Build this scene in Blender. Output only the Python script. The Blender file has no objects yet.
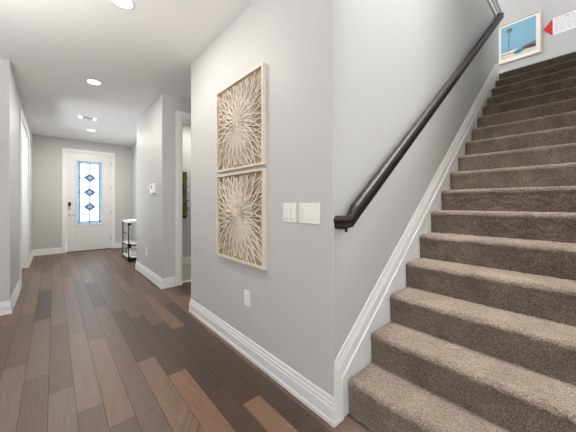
import bpy, bmesh, math, random
from mathutils import Vector, Matrix
C = bpy.context.scene.collection
SC = bpy.context.scene

# ------------------------------------------------------------------ camera, sky, light, exposure
CAM_H = 1.207
cam_d = bpy.data.cameras.new('camera'); cam = bpy.data.objects.new('camera', cam_d); C.objects.link(cam)
cam.location = (0, 0, CAM_H); cam.rotation_euler = (math.radians(90), 0, math.radians(-41.418))
cam_d.sensor_width = 36; cam_d.lens = 265.62/576*36; cam_d.shift_y = -13.05/576; cam_d.clip_start = .02
SC.camera = cam
SC.view_settings.view_transform = 'Standard'; SC.view_settings.look = 'None'
SC.view_settings.gamma = 1; SC.view_settings.use_curve_mapping = False
SC.view_settings.exposure = 0.0
SC.cycles.max_bounces = 10; SC.cycles.diffuse_bounces = 6; SC.cycles.sample_clamp_indirect = 6
SC.cycles.use_denoising = True

world = bpy.data.worlds.new('sky'); SC.world = world; world.use_nodes = True
wn = world.node_tree; wn.nodes.clear()
w_out = wn.nodes.new('ShaderNodeOutputWorld'); w_bg = wn.nodes.new('ShaderNodeBackground')
w_tc = wn.nodes.new('ShaderNodeTexCoord'); w_sep = wn.nodes.new('ShaderNodeSeparateXYZ'); w_rmp = wn.nodes.new('ShaderNodeValToRGB')
wn.links.new(w_tc.outputs['Generated'], w_sep.inputs[0]); wn.links.new(w_sep.outputs['Z'], w_rmp.inputs[0])
w_rmp.color_ramp.elements[0].position = 0.0; w_rmp.color_ramp.elements[0].color = (.95, .98, 1, 1)
w_rmp.color_ramp.elements[1].position = .35; w_rmp.color_ramp.elements[1].color = (.42, .68, 1, 1)
wn.links.new(w_rmp.outputs[0], w_bg.inputs[0]); w_bg.inputs[1].default_value = 1.2
wn.links.new(w_bg.outputs[0], w_out.inputs[0])

def area(name, loc, aim, sx, sy, power, col=(1, 1, 1), parent=None, shape='RECTANGLE'):
    d = bpy.data.lights.new(name, 'AREA'); d.shape = shape; d.size = sx
    if shape == 'RECTANGLE': d.size_y = sy
    d.energy = power; d.color = col
    o = bpy.data.objects.new(name, d); C.objects.link(o)
    o.location = loc; o.rotation_euler = (Vector(aim)-Vector(loc)).to_track_quat('-Z', 'Y').to_euler()
    if parent: o.parent = parent; o.location = Vector(loc)-parent.location
    return o
UC_ = 5.93; CZ_ = 2.764
DAY = (.86, .93, 1); WARM = (1, .96, .91)
# fill light at the unseen living-room windows, tilted steeply up to brighten the ceiling
area('uplight_back_window', (-1.2, -4.03, 1.45), (-1.2, -3.03, 5.45), 3.4, 1.9, 355, (.93, .96, 1))
area('uplight_side_window', (-4.63, .2, 1.45), (-3.63, .2, 5.45), 3.4, 1.9, 95, (.92, .95, 1))
# daylight through the window of the side room off the entry
area('daylight_entry_room', (-2.43, 6.1, 1.5), (-1.0, 6.1, 4.0), 1.6, 1.6, 130, DAY)
# daylight through the upstairs windows, and the flush lamp on the upstairs ceiling over the flight
area('daylight_upstairs', (3.2, 4.95, 4.95), (3.2, 3.0, 7.0), 3.2, 1.5, 250, (.9, .95, 1))
area('daylight_landing', (6.0, -2.45, 4.9), (6.0, -1.0, 6.2), 1.4, 1.4, 70, (.9, .95, 1))
# bright daylight on the porch outside the front door
area('daylight_porch', (.7, 10.2, 1.7), (.7, 8, 1.5), 3.0, 3.2, 1900, (.9, .96, 1))
area('side_room_fill', (2.0, 4.65, CZ_-.02), (2.0, 4.65, 0), .3, .3, 14, (1, .95, .9))  # unseen fill, added to brighten the side room
area('stair_lamp', (1.8, .50, UC_-.03), (1.8, .40, 0), 1.3, .5, 66, (.98, .98, 1)).data.spread = math.radians(60)

# ------------------------------------------------------------------ helpers
def lin(r, g, b):
    f = lambda c: (c/255/12.92) if c/255 <= .04045 else ((c/255+.055)/1.055)**2.4
    return (f(r), f(g), f(b), 1)
def mat(name, col, rough=.6, metal=0, noise=0, scale=30, bump=0, spec=.5, emit=0):
    m = bpy.data.materials.new(name); m.use_nodes = True; nt = m.node_tree; b = nt.nodes['Principled BSDF']
    b.inputs['Base Color'].default_value = col; b.inputs['Roughness'].default_value = rough
    b.inputs['Metallic'].default_value = metal; b.inputs['Specular IOR Level'].default_value = spec
    if noise or bump:
        tc = nt.nodes.new('ShaderNodeTexCoord'); nz = nt.nodes.new('ShaderNodeTexNoise'); nz.inputs['Scale'].default_value = scale; nz.inputs['Detail'].default_value = 4
        nt.links.new(tc.outputs['Object'], nz.inputs['Vector'])
        if noise:
            mx = nt.nodes.new('ShaderNodeMix'); mx.data_type = 'RGBA'
            mx.inputs[6].default_value = tuple(c*(1-noise) for c in col[:3])+(1,); mx.inputs[7].default_value = tuple(min(1, c*(1+noise)) for c in col[:3])+(1,)
            nt.links.new(nz.outputs['Fac'], mx.inputs[0]); nt.links.new(mx.outputs[2], b.inputs['Base Color'])
        if bump:
            bp = nt.nodes.new('ShaderNodeBump'); bp.inputs['Strength'].default_value = bump; bp.inputs['Distance'].default_value = .002
            nt.links.new(nz.outputs['Fac'], bp.inputs['Height']); nt.links.new(bp.outputs[0], b.inputs['Normal'])
    if emit:
        b.inputs['Emission Color'].default_value = col; b.inputs['Emission Strength'].default_value = emit
    return m
M_WALL = mat('wall_paint', lin(194, 193, 190), .55, bump=.06, scale=260)
M_CEIL = mat('ceiling_paint', lin(240, 239, 237), .8, bump=.06, scale=220)
M_TRIM = mat('white_trim_paint', lin(233, 232, 229), .4)
M_DOOR = mat('white_door_paint', lin(226, 224, 221), .35)
M_PLATE = mat('white_plastic', lin(238, 236, 230), .3)
M_SLOT = mat('dark_slot', lin(70, 68, 64), .6)
M_BLACK = mat('black_metal', lin(30, 30, 32), .4, .6)
M_STEEL = mat('brushed_nickel', lin(176, 176, 174), .3, 1)
M_RAIL = mat('espresso_wood', lin(33, 22, 15), .5, noise=.35, scale=22, spec=.25)
M_FRAMEWOOD = mat('cream_wood', lin(218, 206, 186), .5, noise=.06, scale=40)
M_LATT = mat('cream_lattice', lin(224, 213, 196), .6)
M_BACK = mat('tan_backing', lin(158, 137, 113), .8, noise=.12, scale=60)
M_GLOW = mat('lamp_and_highlight_glow', (1, .97, .92, 1), .5, emit=9)
M_MARBLE = mat('white_marble', lin(240, 240, 240), .25, noise=.05, scale=9)

def obj(name, bm, m, parent=None, loc=None, smooth=False):
    """link a bmesh authored in world space as one mesh object whose origin sits at its thing's base"""
    base = Vector(loc) if loc is not None else (root_loc(parent) if parent else Vector((0, 0, 0)))
    bmesh.ops.translate(bm, verts=bm.verts, vec=-base)
    bmesh.ops.recalc_face_normals(bm, faces=bm.faces)
    me = bpy.data.meshes.new(name); bm.to_mesh(me); bm.free()
    if smooth:
        for p in me.polygons: p.use_smooth = True
    for x in (m if isinstance(m, (list, tuple)) else [m]): me.materials.append(x)
    o = bpy.data.objects.new(name, me); C.objects.link(o)
    if parent: o.parent = parent
    else: o.location = base
    return o
def root_loc(o):
    v = Vector(o.location)
    while o.parent: o = o.parent; v += Vector(o.location)
    return v
def tag(o, label, cat, group=None):
    o['label'] = label; o['category'] = cat
    if group: o['group'] = group
    return o
def thing(name, label, cat, loc, group=None):
    o = bpy.data.objects.new(name, None); C.objects.link(o); o.location = loc; o.empty_display_size = .1
    return tag(o, label, cat, group)
def struct(name, bm, m, **k):
    o = obj(name, bm, m, **k); o['kind'] = 'structure'; return o
def struct_empty(name, loc):
    o = bpy.data.objects.new(name, None); C.objects.link(o); o.location = loc; o['kind'] = 'structure'; return o
def box(bm, x0, x1, y0, y1, z0, z1, bev=0, mi=0):
    vs = [bm.verts.new((x, y, z)) for z in (z0, z1) for y in (y0, y1) for x in (x0, x1)]
    fs = [bm.faces.new([vs[i] for i in f]) for f in ((0, 2, 3, 1), (4, 5, 7, 6), (0, 1, 5, 4), (2, 6, 7, 3), (0, 4, 6, 2), (1, 3, 7, 5))]
    for f in fs: f.material_index = mi
    if bev:
        es = list({e for f in fs for e in f.edges})
        r = bmesh.ops.bevel(bm, geom=es, offset=bev, segments=2, affect='EDGES', profile=.5)
        for f in r['faces']: f.material_index = mi
    return bm
def B(*a, **k): return box(bmesh.new(), *a, **k)
def prism(bm, pts, axis, a0, a1, mi=0):
    """extrude a 2-D outline along an axis"""
    def P(u, v, w): return {'x': (w, u, v), 'y': (u, w, v), 'z': (u, v, w)}[axis]
    lo = [bm.verts.new(P(u, v, a0)) for u, v in pts]; hi = [bm.verts.new(P(u, v, a1)) for u, v in pts]
    n = len(pts); fs = [bm.faces.new(lo[::-1]), bm.faces.new(hi)]
    for i in range(n): fs.append(bm.faces.new((lo[i], lo[(i+1) % n], hi[(i+1) % n], hi[i])))
    for f in fs: f.material_index = mi
    return bm
def cyl(bm, p0, p1, r0, r1=None, n=20, cap=True, mi=0):
    r1 = r0 if r1 is None else r1
    p0, p1 = Vector(p0), Vector(p1); d = (p1-p0).normalized(); u = d.orthogonal().normalized(); v = d.cross(u)
    rings = []
    for p, r in ((p0, r0), (p1, r1)):
        rings.append([bm.verts.new(p+u*math.cos(t*2*math.pi/n)*r+v*math.sin(t*2*math.pi/n)*r) for t in range(n)])
    fs = [bm.faces.new((rings[0][i], rings[0][(i+1) % n], rings[1][(i+1) % n], rings[1][i])) for i in range(n)]
    if cap: fs += [bm.faces.new(rings[0][::-1]), bm.faces.new(rings[1])]
    for f in fs: f.material_index = mi
    return bm
def loft(bm, rings, closed=True, cap=True):
    vs = [[bm.verts.new(p) for p in r] for r in rings]; n = len(vs[0])
    for a, b in zip(vs, vs[1:]):
        for i in range(n if closed else n-1): bm.faces.new((a[i], a[(i+1) % n], b[(i+1) % n], b[i]))
    if cap: bm.faces.new(vs[0][::-1]); bm.faces.new(vs[-1])
    return bm
BASE_PROFILE = [(0, 0), (.018, 0), (.018, .022), (.014, .030), (.014, .088), (.0105, .096), (.0105, .111), (.0065, .119), (.0065, .136), (.003, .145), (0, .145)]
CASE_PROFILE = [(0, 0), (.012, 0), (.012, .012), (.018, .02), (.018, .07), (.012, .08), (.012, .09), (0, .09)]
def sweep_base(bm, pts, side=1):
    """run the baseboard profile along a plan polyline; side = +1 puts it to the left of travel"""
    pts = [Vector((x, y)) for x, y in pts]; rings = []
    for i, p in enumerate(pts):
        ds = []
        if i: ds.append((pts[i]-pts[i-1]).normalized())
        if i < len(pts)-1: ds.append((pts[i+1]-pts[i]).normalized())
        ns = [Vector((-d.y, d.x))*side for d in ds]
        n = ns[0] if len(ns) == 1 else (ns[0]+ns[1])/(1+ns[0].dot(ns[1]))
        rings.append([(p.x+n.x*t, p.y+n.y*t, z) for t, z in BASE_PROFILE])
    return loft(bm, rings)
def casing_x(bm, x, sgn, y0, y1, ztop, w=.09):
    """flat door casing round an opening in a wall whose face is at x (opening y0..y1), standing out towards sgn"""
    t = .018*sgn
    for a, b in ((y0-w, y0), (y1, y1+w)): box(bm, min(x, x+t), max(x, x+t), a, b, 0, ztop+w, .004)
    box(bm, min(x, x+t), max(x, x+t), y0, y1, ztop, ztop+w, .004); return bm
def casing_y(bm, y, sgn, x0, x1, ztop, w=.09):
    t = .018*sgn
    for a, b in ((x0-w, x0), (x1, x1+w)): box(bm, a, b, min(y, y+t), max(y, y+t), 0, ztop+w, .004)
    box(bm, x0, x1, min(y, y+t), max(y, y+t), ztop, ztop+w, .004); return bm

# ------------------------------------------------------------------ key dimensions
CZ = 2.764                      # hall ceiling
XR = 1.146                      # face of the art wall and the thermostat wall
YS = .9226                      # face of the stair wall
YD = 8.373                      # face of the front-door wall
XL = -.36                       # face of the left hall wall
NOSE0, RUN, TREAD0, RISE = 1.2509, .2405, .2058, .18672
LAND = TREAD0+16*RISE           # 3.193
XLAND = NOSE0+16*RUN
XFAR = 6.8
UC = 5.93

# ------------------------------------------------------------------ floor
W = .1245; OFF = -.025
PLANK_TONES = {'d': (72, 54, 43), 'm': (97, 78, 66), 'g': (112, 95, 84), 'w': (118, 93, 75), 'o': (126, 97, 75), 'k': (64, 48, 39)}
rnd = random.Random(11)
bm = bmesh.new(); cl = bm.loops.layers.float_color.new('plank')
def plank(x0, x1, y0, y1, tone, jit=.08):
    g = .0011
    c = lin(*PLANK_TONES[tone]); k = 1+rnd.uniform(-jit, jit); h = rnd.uniform(-.02, .02)
    f = bm.faces.new([bm.verts.new((x, y, 0)) for x, y in ((x0+g, y0+g), (x1-g, y0+g), (x1-g, y1-g), (x0+g, y1-g))])
    for l in f.loops: l[cl] = (c[0]*k*(1+h), c[1]*k, c[2]*k*(1-h), rnd.random())
fixed = {   # column: (joint positions along the hall, tones between successive joints)
    -2: ([2.80], 'gm'), -1: ([2.52], 'mg'), 0: ([2.25, 3.47], 'gmg'), 1: ([1.94, 3.16], 'mgg'), 2: ([1.70, 2.895], 'mwm'),
    3: ([1.34, 2.56], 'dmm'), 4: ([1.045, 2.265, 3.485], 'mwdm'), 5: ([.725, 1.945, 3.165], 'dodm'), 6: ([1.62, 2.84], 'ddm'),
    7: ([.154, 1.374, 2.627, 3.847], 'dodwm'), 8: ([.95, 2.1, 3.32], 'dddm'),
}
YMIN, YMAX, PL = -4.0, YD+.05, 1.22
for k in range(int((-4.7-OFF)/W)-1, int((2.75-OFF)/W)+1):
    x0, x1 = OFF+k*W, OFF+(k+1)*W
    if k in fixed:
        js, tn = fixed[k]; js = list(js); tones = list(tn)
        while js[0] > YMIN: js.insert(0, js[0]-PL); tones.insert(0, rnd.choice('mgd'))
        while js[-1] < YMAX: js.append(js[-1]+PL); tones.append(rnd.choice('mggmw' if js[-1] > 4 else 'mgd'))
        js = [YMIN]+[j for j in js[1:]]
        tones = tones[1:]
    else:
        s = YMIN-rnd.random()*PL; js = [YMIN]; tones = []
        while s < YMAX:
            s += PL
            if s > YMIN: js.append(s); tones.append(rnd.choice('mgdmkw' if x0 > 1 else 'mggmdw'))
    for a, b, t in zip(js, js[1:], tones):
        b = min(b, YMAX)
        if b-a > .02: plank(x0, x1, a, b, t)
base_faces = B(-4.75, 2.75, YMIN, YMAX, -.06, -.0015)
tmp = bpy.data.meshes.new('t'); base_faces.to_mesh(tmp); base_faces.free()
n0 = len(bm.faces); bm.from_mesh(tmp); bpy.data.meshes.remove(tmp); bm.faces.ensure_lookup_table()
for f in bm.faces[n0:]:
    f.material_index = 1
M_FLOOR = bpy.data.materials.new('wood_planks'); M_FLOOR.use_nodes = True
nt = M_FLOOR.node_tree; b = nt.nodes['Principled BSDF']; N = nt.nodes.new
at = N('ShaderNodeAttribute'); at.attribute_name = 'plank'
tc = N('ShaderNodeTexCoord'); mp = N('ShaderNodeMapping'); mp.inputs['Scale'].default_value = (48, 2.0, 1)
cmb = N('ShaderNodeCombineXYZ'); mul = N('ShaderNodeMath'); mul.operation = 'MULTIPLY'; mul.inputs[1].default_value = 37
add = N('ShaderNodeVectorMath'); add.operation = 'ADD'
nt.links.new(at.outputs['Alpha'], mul.inputs[0]); nt.links.new(mul.outputs[0], cmb.inputs[1]); nt.links.new(mul.outputs[0], cmb.inputs[0])
nt.links.new(tc.outputs['Object'], add.inputs[0]); nt.links.new(cmb.outputs[0], add.inputs[1]); nt.links.new(add.outputs[0], mp.inputs['Vector'])
nz = N('ShaderNodeTexNoise'); nz.inputs['Scale'].default_value = 1.6; nz.inputs['Detail'].default_value = 7; nz.inputs['Roughness'].default_value = .65; nz.inputs['Distortion'].default_value = .4
nt.links.new(mp.outputs[0], nz.inputs['Vector'])
rp = N('ShaderNodeValToRGB'); rp.color_ramp.elements[0].position = .41; rp.color_ramp.elements[0].color = (.34, .31, .28, 1); rp.color_ramp.elements[1].position = .59; rp.color_ramp.elements[1].color = (1.42, 1.40, 1.38, 1)
nt.links.new(nz.outputs['Fac'], rp.inputs[0])
nz2 = N('ShaderNodeTexNoise'); nz2.inputs['Scale'].default_value = 3.2; nz2.inputs['Detail'].default_value = 3; nt.links.new(add.outputs[0], nz2.inputs['Vector'])
rp2 = N('ShaderNodeValToRGB'); rp2.color_ramp.elements[0].position = .35; rp2.color_ramp.elements[0].color = (.8, .8, .8, 1); rp2.color_ramp.elements[1].position = .65; rp2.color_ramp.elements[1].color = (1.1, 1.1, 1.1, 1)
nt.links.new(nz2.outputs['Fac'], rp2.inputs[0])
m1 = N('ShaderNodeMix'); m1.data_type = 'RGBA'; m1.blend_type = 'MULTIPLY'; m1.inputs[0].default_value = 1; nt.links.new(at.outputs['Color'], m1.inputs[6]); nt.links.new(rp.outputs[0], m1.inputs[7])
m2 = N('ShaderNodeMix'); m2.data_type = 'RGBA'; m2.blend_type = 'MULTIPLY'; m2.inputs[0].default_value = 1; nt.links.new(m1.outputs[2], m2.inputs[6]); nt.links.new(rp2.outputs[0], m2.inputs[7])
nt.links.new(m2.outputs[2], b.inputs['Base Color']); b.inputs['Roughness'].default_value = .42; b.inputs['Specular IOR Level'].default_value = .5
bp = N('ShaderNodeBump'); bp.inputs['Strength'].default_value = .25; bp.inputs['Distance'].default_value = .002; nt.links.new(nz.outputs['Fac'], bp.inputs['Height']); nt.links.new(bp.outputs[0], b.inputs['Normal'])
M_SEAM = mat('plank_seam', lin(38, 30, 26), .8)
struct('floor', bm, [M_FLOOR, M_SEAM])

M_GREYCARPET = mat('grey_room_carpet', lin(168, 162, 156), .95, noise=.2, scale=300, bump=.4)
struct('floor_side_room', B(1.27, 2.7, 4.10, 5.25, .0005, .012), M_GREYCARPET)

# ------------------------------------------------------------------ ceiling
bm = bmesh.new()
# one slab with the stair opening cut out of its right-hand edge
prism(bm, [(-4.75, -4.1), (2.75, -4.1), (2.75, -.24), (XR+.12, -.24), (XR+.12, 2.935), (2.75, 2.935), (2.75, YD+.12), (-4.75, YD+.12)], 'z', CZ, LAND-.012)
struct('ceiling', bm, M_CEIL)
struct('ceiling_upper', B(1.0, XFAR+.12, -2.6, 5.1, UC, UC+.1), M_CEIL)

# ------------------------------------------------------------------ walls
def bull(x0, x1, y0, y1, z0, z1, corners, r=.005):
    """wall block with rounded (bullnose) vertical corners, corners given as the indices to round"""
    cs = [(x0, y0), (x1, y0), (x1, y1), (x0, y1)]; pts = []
    for i, (x, y) in enumerate(cs):
        if i in corners:
            cx = x+(r if x == x0 else -r); cy = y+(r if y == y0 else -r)
            st = {0: 180, 1: 270, 2: 0, 3: 90}[i]
            for k in range(6): t = math.radians(st+18*k); pts.append((cx+r*math.cos(t), cy+r*math.sin(t)))
        else: pts.append((x, y))
    return prism(bmesh.new(), pts, 'z', z0, z1)
struct('wall_right', bull(XR, XR+.12, YS, 2.935, 0, CZ, (0, 3)), M_WALL)
struct('wall_stair', B(XR+.12, 5.14, YS, YS+.115, 0, 3.99), M_WALL)
struct('wall_stair_header', B(XR, XR+.12, YS, YS+.115, LAND-.012, 3.99), M_WALL)
struct('wall_side_hall', B(XR+.12, 2.7, 2.82, 2.935, 0, CZ), M_WALL)
struct('wall_side_hall_end', B(2.7, 2.75, 2.82, 5.4, 0, CZ), M_WALL)
struct('wall_thermostat', bull(XR, XR+.12, 3.98, 5.525, 0, CZ, (0, 3)), M_WALL)
bm = bmesh.new(); DX0, DX1 = 1.412, 2.18
box(bm, XR+.12, DX0, 3.98, 4.1, 0, CZ); box(bm, DX1, 2.7, 3.98, 4.1, 0, CZ); box(bm, DX0, DX1, 3.98, 4.1, 2.465, CZ)
struct('wall_side_door', bm, M_WALL)
struct('wall_side_room_back', B(XR+.12, 2.7, 5.25, 5.525, 0, CZ), M_WALL)
struct('wall_entry_right', B(1.605, 1.72, 5.525, YD, 0, CZ), M_WALL)
D0, D1, DH = .213, 1.160, 2.462
bm = bmesh.new()
box(bm, -2.55, D0, YD, YD+.12, 0, CZ); box(bm, D1, 1.72, YD, YD+.12, 0, CZ); box(bm, D0, D1, YD, YD+.12, DH, CZ)
struct('wall_entry', bm, M_WALL)
O0, O1 = 5.36, 6.93
bm = bmesh.new()
box(bm, XL-.12, XL, 4.18, O0, 0, CZ); box(bm, XL-.12, XL, O1, YD, 0, CZ); box(bm, XL-.12, XL, O0, O1, 2.44, CZ)
struct('wall_left', bm, M_WALL)
struct('wall_left_near', B(-4.7, XL-.12, 4.18, 4.30, 0, CZ), M_WALL)
# small room off the entry, with a window in its outer wall
bm = bmesh.new()
box(bm, -2.55, -2.4, 4.30, 5.3, 0, CZ); box(bm, -2.55, -2.4, 6.9, YD, 0, CZ); box(bm, -2.55, -2.4, 5.3, 6.9, 0, .7); box(bm, -2.55, -2.4, 5.3, 6.9, 2.3, CZ)
struct('wall_entry_room', bm, M_WALL)
# living room behind the camera
bm = bmesh.new()
box(bm, -4.7, -2.9, -4.1, -4.0, 0, CZ); box(bm, .5, 2.75, -4.1, -4.0, 0, CZ); box(bm, -2.9, .5, -4.1, -4.0, 0, .5); box(bm, -2.9, .5, -4.1, -4.0, 2.4, CZ)
struct('wall_back', bm, M_WALL)
bm = bmesh.new()
box(bm, -4.75, -4.6, -4.1, -1.5, 0, CZ); box(bm, -4.75, -4.6, 1.9, 4.3, 0, CZ); box(bm, -4.75, -4.6, -1.5, 1.9, 0, .5); box(bm, -4.75, -4.6, -1.5, 1.9, 2.4, CZ)
struct('wall_living_left', bm, M_WALL)
struct('wall_living_right', B(2.63, 2.75, -4.0, -.24, 0, CZ), M_WALL)
struct('wall_stair_right', B(1.85, 5.14, -.24, -.115, 0, 4.2), M_WALL)
struct('wall_stair_right_header', B(XR, 1.85, -.24, -.115, CZ, 4.2), M_WALL)
# upstairs
struct('floor_upper', B(XLAND+.03, XFAR, -2.5, 5.0, LAND-.25, LAND-.012), M_GREYCARPET)
struct('floor_upper_room', B(1.0, XLAND+.03, YS+.115, 5.0, LAND-.012, LAND), M_GREYCARPET)
struct('floor_upper_side', B(1.0, XLAND+.03, -2.5, -.24, LAND-.012, LAND), M_GREYCARPET)
struct('wall_upper_far', B(XFAR, XFAR+.12, -2.6, 5.1, LAND-.25, UC), M_WALL)
bm = bmesh.new()
box(bm, 1.0, 1.6, 5.0, 5.1, LAND-.1, UC); box(bm, 4.8, XFAR, 5.0, 5.1, LAND-.1, UC); box(bm, 1.6, 4.8, 5.0, 5.1, LAND-.1, 4.2); box(bm, 1.6, 4.8, 5.0, 5.1, 5.7, UC)
struct('wall_upper_left', bm, M_WALL)
bm = bmesh.new()
box(bm, 1.0, 5.3, -2.6, -2.5, LAND-.1, UC); box(bm, 6.7, XFAR, -2.6, -2.5, LAND-.1, UC); box(bm, 5.3, 6.7, -2.6, -2.5, LAND-.1, 4.2); box(bm, 5.3, 6.7, -2.6, -2.5, 5.6, UC)
struct('wall_upper_right', bm, M_WALL)
struct('wall_upper_near', B(.9, 1.0, -2.6, 5.1, LAND-.1, UC), M_WALL)

# ------------------------------------------------------------------ trim
struct('baseboard_right', sweep_base(bmesh.new(), [(1.215, YS), (XR, YS), (XR, 2.935), (2.6, 2.935)], 1), M_TRIM)
struct('baseboard_thermostat', sweep_base(bmesh.new(), [(1.322, 3.98), (XR, 3.98), (XR, 5.525), (1.60, 5.525)], 1), M_TRIM)
struct('baseboard_entry_right', sweep_base(bmesh.new(), [(1.605, 5.55), (1.605, YD), (D1+.075, YD)], 1), M_TRIM)
struct('baseboard_entry_left', sweep_base(bmesh.new(), [(D0-.075, YD), (XL, YD), (XL, O1+.09)], 1), M_TRIM)
struct('baseboard_left', sweep_base(bmesh.new(), [(XL, O0-.09), (XL, 4.18), (-4.55, 4.18)], 1), M_TRIM)
struct('baseboard_side_room', sweep_base(bmesh.new(), [(2.69, 5.25), (1.28, 5.25)], 1), M_TRIM)
struct('baseboard_living', sweep_base(bmesh.new(), [(2.63, -.30), (2.63, -3.9)], -1), M_TRIM)
# casings and jamb linings
bm = casing_y(bmesh.new(), 3.98, -1, DX0, DX1, 2.465, .085)
box(bm, DX0, DX0+.018, 3.98, 4.1, 0, 2.465); box(bm, DX1-.018, DX1, 3.98, 4.1, 0, 2.465); box(bm, DX0+.018, DX1-.018, 3.98, 4.1, 2.447, 2.465)
struct('trim_1', bm, M_TRIM)
struct('trim_2', B(DX0+.02, DX1-.02, 4.045, 4.1, .0005, .014, .004), M_TRIM)            # threshold strip
bm = casing_x(bmesh.new(), XL, 1, O0, O1, 2.44)
box(bm, XL-.12, XL, O0, O0+.018, 0, 2.44); box(bm, XL-.12, XL, O1-.018, O1, 0, 2.44); box(bm, XL-.12, XL, O0+.018, O1-.018, 2.422, 2.44)
struct('trim_3', bm, M_TRIM)
bm = casing_y(bmesh.new(), YD, -1, D0, D1, DH, .066)
box(bm, D0, D0+.02, YD, YD+.12, 0, DH); box(bm, D1-.02, D1, YD, YD+.12, 0, DH); box(bm, D0+.02, D1-.02, YD, YD+.12, DH-.02, DH)
struct('trim_4', bm, M_TRIM)
# cap of the half wall above the stairs
bm = bmesh.new(); box(bm, XR, 5.15, YS-.02, YS+.135, 3.965, 4.04, .006); box(bm, XR, 5.16, YS-.035, YS+.15, 4.04, 4.075, .008); box(bm, XR, 5.19, YS-.06, YS+.175, 4.075, 4.115, .01)
struct('trim_5', bm, M_TRIM)
# window frames (living room, entry room, upstairs)
def win(name, axis, c, a0, a1, z0, z1, n):
    bm = bmesh.new(); t = .05
    def bx(u0, u1, v0, v1):
        if axis == 'y': box(bm, u0, u1, c-.03, c+.03, v0, v1)
        else: box(bm, c-.03, c+.03, u0, u1, v0, v1)
    bx(a0, a0+t, z0, z1); bx(a1-t, a1, z0, z1); bx(a0+t, a1-t, z0, z0+t); bx(a0+t, a1-t, z1-t, z1)
    for i in range(1, n): u = a0+(a1-a0)*i/n; bx(u-.025, u+.025, z0+t, z1-t)
    struct(name, bm, M_TRIM)
win('window_1', 'y', -4.06, -2.9, .5, .5, 2.4, 3)
win('window_2', 'x', -4.68, -1.5, 1.9, .5, 2.4, 3)
win('window_3', 'x', -2.48, 5.3, 6.9, .7, 2.3, 2)
win('window_4', 'y', 5.05, 1.6, 4.8, 4.2, 5.7, 3)
win('window_5', 'y', -2.55, 5.3, 6.7, 4.2, 5.6, 2)

# ------------------------------------------------------------------ staircase
M_CARPET = bpy.data.materials.new('taupe_carpet'); M_CARPET.use_nodes = True
nt = M_CARPET.node_tree; b = nt.nodes['Principled BSDF']; N = nt.nodes.new
tc = N('ShaderNodeTexCoord'); n1 = N('ShaderNodeTexNoise'); n1.inputs['Scale'].default_value = 190; n1.inputs['Detail'].default_value = 3; n1.inputs['Roughness'].default_value = .8
n2 = N('ShaderNodeTexNoise'); n2.inputs['Scale'].default_value = 7; n2.inputs['Detail'].default_value = 3
nt.links.new(tc.outputs['Object'], n1.inputs['Vector']); nt.links.new(tc.outputs['Object'], n2.inputs['Vector'])
r1 = N('ShaderNodeValToRGB'); e = r1.color_ramp.elements
e[0].position = .36; e[0].color = lin(46, 39, 33); e[1].position = .64; e[1].color = lin(160, 146, 130)
em = r1.color_ramp.elements.new(.5); em.color = lin(103, 91, 79)
nt.links.new(n1.outputs['Fac'], r1.inputs[0])
r2 = N('ShaderNodeValToRGB'); r2.color_ramp.elements[0].position = .35; r2.color_ramp.elements[0].color = (.76, .76, .76, 1); r2.color_ramp.elements[1].position = .65; r2.color_ramp.elements[1].color = (1.1, 1.1, 1.1, 1)
nt.links.new(n2.outputs['Fac'], r2.inputs[0])
mm = N('ShaderNodeMix'); mm.data_type = 'RGBA'; mm.blend_type = 'MULTIPLY'; mm.inputs[0].default_value = 1
nt.links.new(r1.outputs[0], mm.inputs[6]); nt.links.new(r2.outputs[0], mm.inputs[7]); nt.links.new(mm.outputs[2], b.inputs['Base Color'])
b.inputs['Roughness'].default_value = .95; b.inputs['Specular IOR Level'].default_value = .1
b.inputs['Sheen Weight'].default_value = .7; b.inputs['Sheen Roughness'].default_value = .45; b.inputs['Sheen Tint'].default_value = lin(232, 214, 194)
bp = N('ShaderNodeBump'); bp.inputs['Strength'].default_value = .8; bp.inputs['Distance'].default_value = .006
nt.links.new(n1.outputs['Fac'], bp.inputs['Height']); nt.links.new(bp.outputs[0], b.inputs['Normal'])

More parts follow.
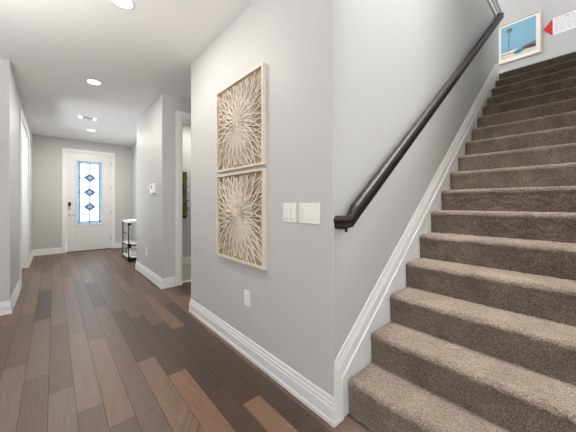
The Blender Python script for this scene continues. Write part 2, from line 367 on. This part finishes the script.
stairs = thing('staircase', 'taupe carpeted staircase rising to the right between white skirt boards', 'stairs', (NOSE0, .4, 0))
CY0, CY1 = -.112, .9085
prnd = random.Random(5)
def carpet_step(n):
    xn = NOSE0+RUN*n; z = TREAD0+RISE*n; zb = 0 if n == 0 else z-RISE-.02
    R = .032; over = .014
    xb = xn+RUN+.05 if n < 16 else xn+.3
    pts = []
    res = .007 if n < 3 else (.010 if n < 7 else .02)
    def seg(p, q):
        L = math.dist(p, q); k = max(1, int(L/res))
        for i in range(k): pts.append((p[0]+(q[0]-p[0])*i/k, p[1]+(q[1]-p[1])*i/k))
    seg((xn+over, zb), (xn+over*.3, z-R-.02)); seg((xn+over*.3, z-R-.02), (xn, z-R))
    for i in range(7): t = math.radians(180-90*i/7); pts.append((xn+R+R*math.cos(t), z-R+R*math.sin(t)))
    seg((xn+R, z), (xb, z)); pts.append((xb, z))
    m = len(pts); bm = bmesh.new()
    ny = max(8, int((CY1-CY0)/res)); amp = .0035 if n < 7 else .002
    rows = []
    for j in range(ny+1):
        y = CY0+(CY1-CY0)*j/ny
        # rounded-off ends where the carpet is tucked against the skirt boards
        e0 = min(1, (y-CY0)/.03); e1 = min(1, (CY1-y)/.03); ed = .007*((1-e0)**2+(1-e1)**2)
        row = []
        for i, (x, zz) in enumerate(pts):
            a, c = pts[max(0, i-1)], pts[min(m-1, i+1)]; dx, dz = c[0]-a[0], c[1]-a[1]; l = math.hypot(dx, dz) or 1
            h = prnd.uniform(-amp, amp)-ed
            row.append(bm.verts.new((x-dz/l*h, min(CY1, max(CY0, y+(prnd.uniform(-.002, .002) if 0 < j < ny else 0))), max(0.001, zz+dx/l*h))))
        rows.append(row)
    for a, c in zip(rows, rows[1:]):
        for i in range(m-1): bm.faces.new((a[i], a[i+1], c[i+1], c[i]))
    # closed underside and ends
    under = []
    for row in (rows[0], rows[-1]):
        y = row[0].co.y; u = bm.verts.new((xb, y, zb if n == 0 else max(.001, z-RISE-.02))); under.append(u)
        try: bm.faces.new(row+[u])
        except ValueError: pass
    bm.faces.new([r[0] for r in rows]+[under[1], under[0]]); bm.faces.new([r[-1] for r in rows]+[under[1], under[0]])
    obj('carpeted_step', bm, M_CARPET, stairs, smooth=True)
for n in range(17): carpet_step(n)
# white skirt boards beside the steps, each with a moulded cap
SL = RISE/RUN
def skirt_board(yw, sgn):
    """flat board below the moulding; yw = wall face, sgn = direction out of the wall"""
    t = .0105*sgn
    out = [(1.150, 0), (1.216, 0), (1.226, 0), (NOSE0+.26, 0), (XLAND+.02, LAND-.20), (XLAND+.04, LAND+.06), (4.95, 3.13), (1.205, .22), (1.150, .22)]
    bm = prism(bmesh.new(), out, 'y', min(yw, yw+t), max(yw, yw+t))
    return obj('skirt_board', bm, M_TRIM, stairs)
def skirt_cap(yw, sgn):
    st = [((1.148, .0), (1.206, .0)), ((1.148, .338), (1.206, .213)), ((4.905, 3.267), (4.945, 3.125)), ((5.135, 3.345), (5.135, 3.20))]
    rings = []
    for o, i in st:
        rings.append([(i[0]+(o[0]-i[0])*(h/.145), yw+t*1.12*sgn, i[1]+(o[1]-i[1])*(h/.145)) for t, h in BASE_PROFILE])
    # plumb joint: the upright piece and the raking piece meet on the kink line
    return obj('skirt_cap', loft(bmesh.new(), rings), M_TRIM, stairs)
skirt_board(YS, -1); skirt_cap(YS, -1)
q0 = TREAD0+(1.86-NOSE0)*SL
obj('skirt_board', prism(bmesh.new(), [(1.86, q0-.25), (XLAND, LAND-.25), (XLAND, LAND+.14), (1.86, q0+.14)], 'y', -.115, -.1125), M_TRIM, stairs)

# ------------------------------------------------------------------ handrail
RY = .852
hr = thing('handrail', 'dark espresso wooden handrail sloping up the wall beside the carpeted stairs', 'handrail', (1.165, YS, 1.05))
def rail_ring(c, side, up):
    """loaf-shaped section: flat bottom, fluted sides, round top"""
    K = 1.14; prof = [(-.017, -.031), (.017, -.031), (.024, -.024), (.022, -.008), (.029, .004), (.029, .014), (.021, .026), (.009, .031), (-.009, .031), (-.021, .026), (-.029, .014), (-.029, .004), (-.022, -.008), (-.024, -.024)]
    c, side, up = Vector(c), Vector(side), Vector(up)
    return [c+side*a*K+up*b*K for a, b in prof]
s_ = .7587; L_ = math.hypot(1, s_); up_i = (-s_/L_, 0, 1/L_)
ZR = 1.181; z0 = ZR+(1.172-1.269)*s_
rings = []
rings.append(rail_ring((1.176, YS-.0005, z0-.006), (1, 0, 0), (0, 0, 1)))
rings.append(rail_ring((1.176, RY+.035, z0-.006), (1, 0, 0), (0, 0, 1)))
rings.append(rail_ring((1.180, RY+.012, z0-.005), Vector((.92, .38, 0)).normalized(), (0, 0, 1)))
rings.append(rail_ring((1.196, RY, z0+.006), Vector((.28, .96, 0)).normalized(), (-.25, 0, .97)))
rings.append(rail_ring((1.25, RY, ZR+(1.25-1.269)*s_), (0, 1, 0), up_i))
XE = 4.97
rings.append(rail_ring((XE-.05, RY, ZR+(XE-.05-1.269)*s_), (0, 1, 0), up_i))
rings.append(rail_ring((XE-.005, RY+.004, ZR+(XE-.005-1.269)*s_), Vector((-.45, .9, 0)).normalized(), up_i))
rings.append(rail_ring((XE+.01, RY+.025, ZR+(XE+.008-1.269)*s_), (-1, 0, 0), (0, 0, 1)))
rings.append(rail_ring((XE+.01, YS-.0005, ZR+(XE+.008-1.269)*s_), (-1, 0, 0), (0, 0, 1)))
rb = loft(bmesh.new(), rings)
o = obj('rail', rb, M_RAIL, hr, smooth=False)
md = o.modifiers.new('soft', 'BEVEL'); md.width = .004; md.segments = 2; md.limit_method = 'ANGLE'; md.angle_limit = math.radians(25)
x = 1.186; z = ZR+(x-1.269)*s_; bm = bmesh.new()
cyl(bm, (x, RY+.016, z-.03), (x, RY+.016, z-.068), .0095, .008, n=14)
cyl(bm, (x, RY+.016, z-.052), (x+.03, YS-.006, z-.015), .006, n=12); cyl(bm, (x+.03, YS-.008, z-.015), (x+.03, YS, z-.015), .02, n=16)
obj('wall_bracket', bm, M_BLACK, hr)

# ------------------------------------------------------------------ lattice wall panels
def make_panel(loc, label):
    S = .727; H = S/2; T = .033
    t = thing('wall_panel', label, 'wall art', loc, 'square lattice panels on the grey wall')
    X, Y, Z = loc                                             # bottom centre, on the wall face
    cz = Z+H; fw = .018
    bm = bmesh.new()
    x0, x1 = X-T, X
    box(bm, x0, x1, Y-H, Y-H+fw, Z, Z+S, .002); box(bm, x0, x1, Y+H-fw, Y+H, Z, Z+S, .002)
    box(bm, x0, x1, Y-H+fw, Y+H-fw, Z, Z+fw, .002); box(bm, x0, x1, Y-H+fw, Y+H-fw, Z+S-fw, Z+S, .002)
    obj('panel_frame', bm, M_FRAMEWOOD, t)
    obj('backing', B(X-.008, X, Y-H+fw, Y+H-fw, Z+fw, Z+S-fw), M_BACK, t)
    # petals: two mirrored arcs leaving the centre and meeting at a tip, cut off at the frame
    bm = bmesh.new(); lim = H-fw
    def strip(pts, w, xf, xb):
        run = []
        def flush():
            if len(run) > 1:
                rings = []
                for i, p in enumerate(run):
                    a, c = run[max(0, i-1)], run[min(len(run)-1, i+1)]
                    d = Vector((c[0]-a[0], c[1]-a[1])).normalized(); n = Vector((-d.y, d.x))*w/2*min(1, max(.3, math.hypot(*p)/.12))
                    rings.append([(xf, Y+p[0]-n.x, cz+p[1]-n.y), (xf, Y+p[0]+n.x, cz+p[1]+n.y), (xb, Y+p[0]+n.x, cz+p[1]+n.y), (xb, Y+p[0]-n.x, cz+p[1]-n.y)])
                loft(bm, rings)
            run.clear()
        for p in pts:
            if abs(p[0]) < lim-.001 and abs(p[1]) < lim-.001: run.append(p)
            else: flush()
        flush()
    def petal(ang, r0, r1, wid, w, xf, xb, skew=.5):
        for s in (-1, 1):
            pts = []
            for i in range(19):
                u = i/18; r = r0+(r1-r0)*u; o = s*wid*math.sin(math.pi*u**(.75))
                pts.append((math.cos(ang)*r-math.sin(ang)*o, math.sin(ang)*r+math.cos(ang)*o))
            strip(pts, w, xf, xb)
    F0 = X-T
    n = 22
    for k in range(n):
        a = (k+.5)*2*math.pi/n
        petal(a, .03, .215, .024, .0046, F0+.003+k*.00006, F0+.010)
    for k in range(n):
        a = k*2*math.pi/n
        petal(a, .01, .35, .046, .0050, F0+.005+k*.00006, F0+.013)
    for k in range(n):
        a = (k+.5)*2*math.pi/n
        petal(a, .05, .50, .066, .0050, F0+.008+k*.00006, F0+.016)
    for k in range(n):
        a = k*2*math.pi/n
        petal(a, .09, .66, .066, .0046, F0+.011+k*.00006, F0+.019)
    for k in range(n):
        a = (k+.5)*2*math.pi/n
        petal(a, .12, .66, .022, .0040, F0+.017+k*.00006, X-.008)
    cyl(bm, (F0+.0025, Y, cz), (F0+.012, Y, cz), .010, n=18)
    obj('petal_lattice', bm, M_LATT, t)
    return t
PC = (2.261+1.536)/2
make_panel((XR, PC, 1.482), 'cream petal lattice wall panel, the upper of the pair on the grey wall')
make_panel((XR, PC-.004, .729), 'cream petal lattice wall panel, the lower of the pair, above the outlet')

# ------------------------------------------------------------------ switches, outlets, thermostat
def plate_x(bm, x, yc, zc, w, h, t=.006): return box(bm, x-t, x, yc-w/2, yc+w/2, zc-h/2, zc+h/2, .002)
def switch_plate(yc, zc, w, h, gangs, label):
    t = thing('light_switch', label, 'light switch', (XR, yc, zc-h/2))
    obj('cover_plate', plate_x(bmesh.new(), XR, yc, zc, w, h), M_PLATE, t)
    for g in range(gangs):
        y = yc+(g-(gangs-1)/2)*.046
        bm = bmesh.new(); box(bm, XR-.0085, XR-.004, y-.0165, y+.0165, zc-.034, zc+.034, .002)
        obj('rocker', bm, M_PLATE, t)
        bm = bmesh.new(); box(bm, XR-.0092, XR-.008, y-.010, y+.010, zc-.042, zc-.039)
        if gangs == 2: obj('indicator_slot', bm, M_SLOT, t)
        else: bm.free()
switch_plate(1.281, 1.145, .122, .124, 2, 'smaller white two-rocker light switch plate on the grey wall, left of the wider one')
switch_plate(1.105, 1.145, .168, .124, 3, 'wider white three-rocker light switch plate on the grey wall near the handrail')
def outlet(yc, zc, label, w=.078, h=.12):
    t = thing('wall_outlet', label, 'outlet', (XR, yc, zc-h/2))
    obj('cover_plate', plate_x(bmesh.new(), XR, yc, zc, w, h), M_PLATE, t)
    for s in (-1, 1):
        zz = zc+s*.0205
        f = obj('socket', B(XR-.0075, XR-.004, yc-.017, yc+.017, zz-.0145, zz+.0145, .003), M_PLATE, t)
        bm = bmesh.new()
        for q in (-1, 1): box(bm, XR-.0082, XR-.007, yc+q*.007-.0012, yc+q*.007+.0012, zz-.003, zz+.007)
        obj('slot', bm, M_SLOT, f)
outlet(1.782, .459, 'white wall outlet low on the grey wall below the lattice panels')
outlet(4.80, .42, 'white wall outlet low on the bright wall below the thermostat')
t = thing('thermostat', 'small white thermostat box on the bright wall at the hall corner', 'thermostat', (XR, 4.38, 1.35))
obj('body', B(XR-.034, XR, 4.275, 4.485, 1.352, 1.502, .006), M_PLATE, t)
obj('screen', B(XR-.036, XR-.033, 4.375, 4.42, 1.425, 1.472), M_SLOT, t)

# ------------------------------------------------------------------ ceiling lights, slot vent
def recessed(x, y, label, power):
    t = thing('recessed_light', label, 'ceiling light', (x, y, CZ), 'recessed lights along the hall ceiling')
    bm = bmesh.new(); rings = []
    for r, z in ((.068, CZ-.004), (.08, CZ-.006), (.088, CZ-.001), (.088, CZ), (.068, CZ)):
        rings.append([(x+r*math.cos(a*math.pi/16), y+r*math.sin(a*math.pi/16), z) for a in range(32)])
    obj('trim_ring', loft(bm, rings, cap=False), M_TRIM, t)
    obj('lens', cyl(bmesh.new(), (x, y, CZ-.003), (x, y, CZ), .069, n=32), M_GLOW, t)
    area('lamp', (x, y, CZ-.008), (x, y, 0), .13, .13, power, WARM, t, 'DISK')
recessed(.397, 2.385, 'round white recessed ceiling light nearest the camera, at the top of the photo', 15)
recessed(.389, 4.217, 'round white recessed ceiling light in the middle of the hall ceiling', 15)
recessed(.602, 7.05, 'round white recessed ceiling light just in front of the front door', 30)
t = thing('slot_vent', 'slim white ceiling vent with a glowing highlight at each end, before the front door', 'ceiling fixture', (.465, 6.06, CZ))
obj('fixture_bar', B(.375, .555, 6.045, 6.075, CZ-.018, CZ, .003), mat('grey_diffuser', lin(178, 176, 174), .5), t)
for x in (.362, .568): obj('end_highlight', cyl(bmesh.new(), (x, 6.06, CZ-.022), (x, 6.06, CZ), .02, n=16), M_GLOW, t)  # highlights on the white vent ends, put in as glowing discs

# ------------------------------------------------------------------ front door
door = struct_empty('door_1', ((D0+D1)/2, YD+.04, 0))
LX0, LX1 = .235, 1.138; DY = YD+.012; DYB = DY+.045       # leaf
GX0, GX1, GZ0, GZ1 = .405, .972, .655, 2.285
bm = bmesh.new()
box(bm, LX0, GX0, DY, DYB, .015, 2.44); box(bm, GX1, LX1, DY, DYB, .015, 2.44)
box(bm, GX0, GX1, DY, DYB, .015, GZ0); box(bm, GX0, GX1, DY, DYB, GZ1, 2.44)
obj('door_leaf', bm, M_DOOR, door)
def frame_y(bm, x0, x1, z0, z1, y0, y1, w, bev=.003):
    box(bm, x0, x0+w, y0, y1, z0, z1, bev); box(bm, x1-w, x1, y0, y1, z0, z1, bev)
    box(bm, x0+w, x1-w, y0, y1, z0, z0+w, bev); box(bm, x0+w, x1-w, y0, y1, z1-w, z1, bev); return bm
obj('glazing_frame', frame_y(bmesh.new(), GX0-.006, GX1+.006, GZ0-.006, GZ1+.006, DY-.014, DYB, .036), M_DOOR, door)
bm = frame_y(bmesh.new(), GX0, GX1, .20, .52, DY-.008, DY+.001, .022, .003)
box(bm, GX0+.055, GX1-.055, DY-.005, DY+.001, .255, .465, .004)
obj('door_panel', bm, M_DOOR, door)
M_GLASS = bpy.data.materials.new('frosted_glass'); M_GLASS.use_nodes = True
def glass_mat(m, tint, tr):
    nt = m.node_tree; nt.nodes.clear(); o = nt.nodes.new('ShaderNodeOutputMaterial')
    a = nt.nodes.new('ShaderNodeBsdfTransparent'); a.inputs[0].default_value = tint
    g = nt.nodes.new('ShaderNodeBsdfTranslucent'); g.inputs[0].default_value = tint
    gl = nt.nodes.new('ShaderNodeBsdfGlossy'); gl.inputs[1].default_value = .15
    x = nt.nodes.new('ShaderNodeMixShader'); x.inputs[0].default_value = tr
    y = nt.nodes.new('ShaderNodeMixShader'); y.inputs[0].default_value = .04
    nt.links.new(a.outputs[0], x.inputs[1]); nt.links.new(g.outputs[0], x.inputs[2])
    nt.links.new(x.outputs[0], y.inputs[1]); nt.links.new(gl.outputs[0], y.inputs[2]); nt.links.new(y.outputs[0], o.inputs[0])
glass_mat(M_GLASS, (.32, .34, .355, 1), .5)
M_BLUE = bpy.data.materials.new('blue_glass'); M_BLUE.use_nodes = True; glass_mat(M_BLUE, (.15, .27, .37, 1), .4)
M_PALE = bpy.data.materials.new('pale_blue_glass'); M_PALE.use_nodes = True; glass_mat(M_PALE, (.155, .19, .215, 1), .4)
M_LEAD = mat('lead_came', lin(128, 142, 154), .5)
PX0, PX1, PZ0, PZ1 = GX0+.03, GX1-.03, GZ0+.03, GZ1-.03; PY = DY+.02
BW = .052; cx = (PX0+PX1)/2
obj('glass_pane', B(PX0+BW, PX1-BW, PY, PY+.006, PZ0+BW, PZ1-BW), M_GLASS, door)
bm = bmesh.new()
box(bm, PX0, PX0+BW, PY, PY+.006, PZ0, PZ1); box(bm, PX1-BW, PX1, PY, PY+.006, PZ0, PZ1)
box(bm, PX0+BW, PX1-BW, PY, PY+.006, PZ0, PZ0+BW); box(bm, PX0+BW, PX1-BW, PY, PY+.006, PZ1-BW, PZ1)
obj('border_glass', bm, M_PALE, door)
bm = bmesh.new(); lw = .011; ly0, ly1 = PY-.004, PY+.008
for x in (PX0+BW, PX1-BW, cx): box(bm, x-lw, x+lw, ly0, ly1, PZ0, PZ1)
DZ = (1.845, 1.475, 1.11)
for z in DZ+(PZ0+BW, PZ1-BW): box(bm, PX0, PX1, ly0, ly1, z-lw*.8, z+lw*.8)
blue = []
for z in DZ:
    hx, hz = .125, .105
    c = [(cx-hx, z), (cx, z-hz), (cx+hx, z), (cx, z+hz)]; q = [(cx-hx*.42, z), (cx, z-hz*.42), (cx+hx*.42, z), (cx, z+hz*.42)]
    for poly, w in ((c, .007), (q, .006)):
        for i in range(4):
            a, e_ = Vector(poly[i]), Vector(poly[(i+1) % 4]); d = (e_-a).normalized(); n_ = Vector((-d.y, d.x))*w/2
            prism(bm, [tuple(a-n_), tuple(e_-n_), tuple(e_+n_), tuple(a+n_)], 'y', ly0-.001, ly1)
    b2 = bmesh.new()
    for i in range(4):
        prism(b2, [c[i], c[(i+1) % 4], q[(i+1) % 4], q[i]], 'y', PY-.002, PY-.0005)
    obj('blue_diamond', b2, M_BLUE, door)
obj('leaded_cames', bm, M_LEAD, door)
# lock, lever, hinges, sill
bm = bmesh.new(); box(bm, .262, .318, DY-.022, DY, 1.13, 1.225, .008)
dl = obj('deadbolt', bm, M_BLACK, door)
obj('lock_plate', B(.262, .318, DY-.02, DY, 1.035, 1.128, .006), M_STEEL, door)
bm = bmesh.new(); cyl(bm, (.29, DY, .915), (.29, DY-.012, .915), .028); cyl(bm, (.29, DY-.01, .915), (.29, DY-.05, .915), .010); box(bm, .278, .385, DY-.06, DY-.046, .905, .927, .005)
obj('door_handle', bm, M_STEEL, door)
for z in (.27, .95, 1.62, 2.25): obj('hinge', cyl(bmesh.new(), (LX1+.006, DY-.006, z-.05), (LX1+.006, DY-.006, z+.05), .009, n=10), M_STEEL, door)
obj('door_sill', B(D0+.02, D1-.02, YD-.012, YD+.10, .0005, .013, .003), mat('bronze_sill', lin(52, 46, 42), .5, .4), door)

# porch slab outside the door
struct('floor_porch', B(-3, 4, YD+.12, 16, -.08, -.02), mat('porch_concrete', lin(196, 194, 190), .9, noise=.1, scale=6))

# ------------------------------------------------------------------ console cart in the entry
cx0, cx1, cy0, cy1 = 1.143, 1.583, 6.23, 6.87
t = thing('console_cart', 'slim black metal shelf cart with white shelves against the entry wall', 'shelf', ((cx0+cx1)/2, (cy0+cy1)/2, 0))
for x in (cx0, cx1-.018):
    for y in (cy0, cy1-.018): obj('post', B(x, x+.018, y, y+.018, 0.0, .80), M_BLACK, t)
obj('post', B(cx0, cx0+.014, 6.68, 6.694, .06, .80), M_STEEL, t)
for z, th in ((.80, .03), (.34, .02), (.07, .02)):
    obj('shelf', B(cx0+.004, cx1-.004, cy0+.004, cy1-.004, z, z+th, .003), M_MARBLE, t)
    if z < .7:
        bm = bmesh.new(); box(bm, cx0-.002, cx0+.012, cy0, cy1, z-.022, z+.004); box(bm, cx0, cx1, cy0-.002, cy0+.012, z-.022, z+.004); box(bm, cx0, cx1, cy1-.012, cy1+.002, z-.022, z+.004)
        obj('shelf_rim', bm, M_BLACK, t)
    obj('corner_block', B(cx0-.012, cx0+.05, cy0-.012, cy0+.03, z-.055, z-.002 if z > .7 else z+.03, .006), M_BLACK, t)
bm = bmesh.new(); box(bm, cx0, cx0+.012, 6.45, cy1, .565, .58)
obj('side_rail', bm, M_BLACK, t)
bm = bmesh.new(); box(bm, 1.2, 1.5, 6.36, 6.70, .8305, .848, .006)
tag(obj('folded_towel', bm, mat('white_cloth', lin(238, 238, 238), .9, bump=.3, scale=90), loc=(1.35, 6.53, .8305)), 'folded white cloth lying on top of the black shelf cart', 'cloth')
bm = bmesh.new(); box(bm, 1.22, 1.5, 6.38, 6.76, .0905, .20, .02)
tag(obj('storage_basket', bm, mat('pale_basket', lin(228, 222, 214), .9, bump=.5, scale=70), loc=(1.36, 6.57, .0905)), 'low white bin on the bottom shelf of the black cart', 'storage bin')

# ------------------------------------------------------------------ torchiere uplights added out of view to brighten the ceiling
M_BOWL = mat('lamp_bowl', lin(232, 230, 226), .4)
def fill_torchiere(x, y, label, power):
    t = thing('added_floor_lamp', label, 'floor lamp', (x, y, 0), 'uplight floor lamps added out of view')
    obj('lamp_base', cyl(bmesh.new(), (x, y, .0005), (x, y, .025), .14, .13, n=28), M_BLACK, t)
    obj('lamp_pole', cyl(bmesh.new(), (x, y, .025), (x, y, 1.64), .012, n=14), M_BLACK, t)
    prof = [(.012, 1.63), (.07, 1.645), (.14, 1.69), (.18, 1.75), (.176, 1.75), (.135, 1.698), (.07, 1.655), (.012, 1.645)]
    rings = [[(x+r*math.cos(k*math.pi/16), y+r*math.sin(k*math.pi/16), z) for k in range(32)] for r, z in prof]
    obj('lamp_shade', loft(bmesh.new(), rings, cap=False), M_BOWL, t, smooth=True)
    area('uplight', (x, y, 1.72), (x, y, 3), .24, .24, power, (1, .985, .965), t, 'DISK')
fill_torchiere(-1.0, 2.0, 'black floor lamp with a white bowl added out of view left of the hall corner as fill light', 42)
fill_torchiere(-1.3, -.9, 'black floor lamp with a white bowl added behind the camera as fill light', 60)

# ------------------------------------------------------------------ moss panel in the side room
mx0, mx1, mz0, mz1 = 1.80, 1.965, .913, 1.81
t = thing('greenery_panel', 'tall narrow dark framed panel of leafy greenery seen through the side doorway', 'wall decor', ((mx0+mx1)/2, 5.25, mz0))
bm = frame_y(bmesh.new(), mx0, mx1-.02, mz0, mz1, 5.19, 5.25, .02)
box(bm, mx0+.02, mx1-.04, 5.235, 5.25, mz0+.02, mz1-.02); box(bm, mx0+.02, mx0+.08, 5.19, 5.235, mz0+.02, mz1-.02)
obj('panel_frame', bm, M_BLACK, t)
g = random.Random(3); bm = bmesh.new()
for i in range(340):
    c = Vector((g.uniform(mx0+.085, mx1-.012), 5.205-g.uniform(0, .03), g.uniform(mz0+.04, mz1-.01)))
    if c.x > mx1-.045 and math.sin(c.z*42) < -.1: continue
    a = g.uniform(0, 6.28); l = g.uniform(.02, .042); d = Vector((math.cos(a), -g.uniform(.1, .6), math.sin(a))).normalized()
    n_ = d.cross(Vector((0, 1, 0))).normalized()*l*.4
    if c.y+d.y*l > 5.24: d.y = -abs(d.y)
    v = [c, c+d*l*.5+n_, c+d*l, c+d*l*.5-n_]
    top = [bm.verts.new(p+Vector((0, -.0012, 0))) for p in v]; bot = [bm.verts.new(p) for p in v]
    bm.faces.new(top); bm.faces.new(bot[::-1])
    for k in range(4): bm.faces.new((top[k], bot[k], bot[(k+1) % 4], top[(k+1) % 4]))
obj('leaves', bm, mat('leaf_green', lin(104, 114, 58), .6, noise=.6, scale=35), t)

# ------------------------------------------------------------------ framed print and sign upstairs
py0, py1, pz0, pz1 = .585, 1.245, 4.0, 4.79
t = thing('framed_print', 'pale wood framed print of a palm under blue sky above the stairs', 'picture', (XFAR, (py0+py1)/2, pz0))
def frame_x(bm, y0, y1, z0, z1, x0, x1, w, bev=.003):
    box(bm, x0, x1, y0, y0+w, z0, z1, bev); box(bm, x0, x1, y1-w, y1, z0, z1, bev)
    box(bm, x0, x1, y0+w, y1-w, z0, z0+w, bev); box(bm, x0, x1, y0+w, y1-w, z1-w, z1, bev); return bm
obj('picture_frame', frame_x(bmesh.new(), py0, py1, pz0, pz1, XFAR-.04, XFAR, .02), mat('light_oak', lin(222, 196, 166), .5, noise=.08, scale=30), t)
obj('mat_board', B(XFAR-.012, XFAR-.001, py0+.02, py1-.02, pz0+.02, pz1-.02), mat('mat_white', lin(246, 244, 240), .9), t)
iy0, iy1, iz0, iz1 = py0+.075, py1-.065, pz0+.085, pz1-.06
PM = [mat('print_'+n_, lin(*c), .8) for n_, c in (('sky', (134, 180, 200)), ('sand', (224, 214, 196)), ('palm', (120, 124, 96)), ('roof', (146, 110, 112)), ('teal', (74, 138, 140)), ('white', (236, 232, 224)), ('dark', (62, 60, 70)), ('coral', (206, 150, 130)))]
bm = bmesh.new(); xp = XFAR-.0125
def flat(pts, mi, lay):
    f = bm.faces.new([bm.verts.new((xp-lay*.0004, iy1-(iy1-iy0)*u, iz0+(iz1-iz0)*v)) for u, v in pts]); f.material_index = mi
def blob(u, v, ru, rv, mi, lay, n_=14, j=.15):
    flat([(u+ru*math.cos(k*6.283/n_)*(1+g.uniform(-j, j)), v+rv*math.sin(k*6.283/n_)*(1+g.uniform(-j, j))) for k in range(n_)], mi, lay)
flat([(0, 0), (1, 0), (1, 1), (0, 1)], 0, 0)
flat([(0, 0), (1, 0), (1, .14), (0, .20)], 1, 1)
flat([(0, .13), (.62, .13), (.62, .205), (.45, .22), (.2, .205), (0, .20)], 5, 2)
flat([(0, .12), (.5, .11), (.5, .145), (0, .16)], 7, 3)
flat([(.55, .13), (1, .10), (1, .30), (.86, .27), (.70, .24), (.55, .20)], 3, 4)
flat([(.66, .15), (1, .13), (1, .20), (.66, .20)], 6, 5)
flat([(.36, .08), (.70, .10), (.70, .16), (.62, .20), (.48, .19), (.38, .14)], 4, 6)
flat([(.44, .06), (.62, .075), (.60, .10), (.42, .085)], 6, 7)
flat([(.215, .17), (.235, .17), (.255, .80), (.24, .80)], 2, 8)
for k in range(9):
    a = k*6.283/9; blob(.26+.05*math.cos(a), .84+.045*math.sin(a), .045, .028, 2, 9+k*.1)
blob(.26, .84, .045, .038, 2, 11)
for u in (.06, .16, .30, .40, .50): flat([(u, .19), (u+.008, .19), (u+.008, .265), (u, .265)], 2, 12); blob(u+.004, .27, .02, .014, 2, 13)
bmesh.ops.recalc_face_normals(bm, faces=bm.faces)
obj('palm_print', bm, PM, t)

sy0, sy1, sz0, sz1 = -.06, .438, 4.25, 4.555
t = thing('wall_sign', 'white notice card with a solid red arrow pointing at the framed print', 'sign', (XFAR, (sy0+sy1)/2, sz0))
obj('arrow', prism(bmesh.new(), [(sy1-.0002, sz0-.005), (sy1-.0002, sz1-.005), (.562, 4.405)], 'x', XFAR-.006, XFAR), mat('sign_red', lin(208, 28, 36), .5), t)
obj('card', B(XFAR-.004, XFAR, sy0, sy1, sz0, sz1), mat('card_white', lin(240, 238, 236), .7), t)
bm = bmesh.new(); xs = XFAR-.0046
M_INK = mat('grey_ink', lin(182, 178, 178), .8); M_REDINK = mat('red_ink', lin(206, 118, 122), .8)
def line(y0, y1, z, h, mi): box(bm, xs, xs+.0006, y1, y0, z, z+h, 0, mi)
y = sy1-.03
for wd in (.055, .02, .075, .03):
    q = y
    while q-.012 > y-wd: line(q, q-.009, sz1-.045, .02, 0); q -= .013
    y -= wd+.022
for k in range(7):
    y = sy1-.03; z = sz1-.075-k*.03
    for wd in [g.uniform(.03, .09) for _ in range(5)]:
        if y-wd < sy0+.03: break
        line(y, y-wd, z, .007, 1); y -= wd+.015
obj('printed_lines', bm, [M_REDINK, M_INK], t)
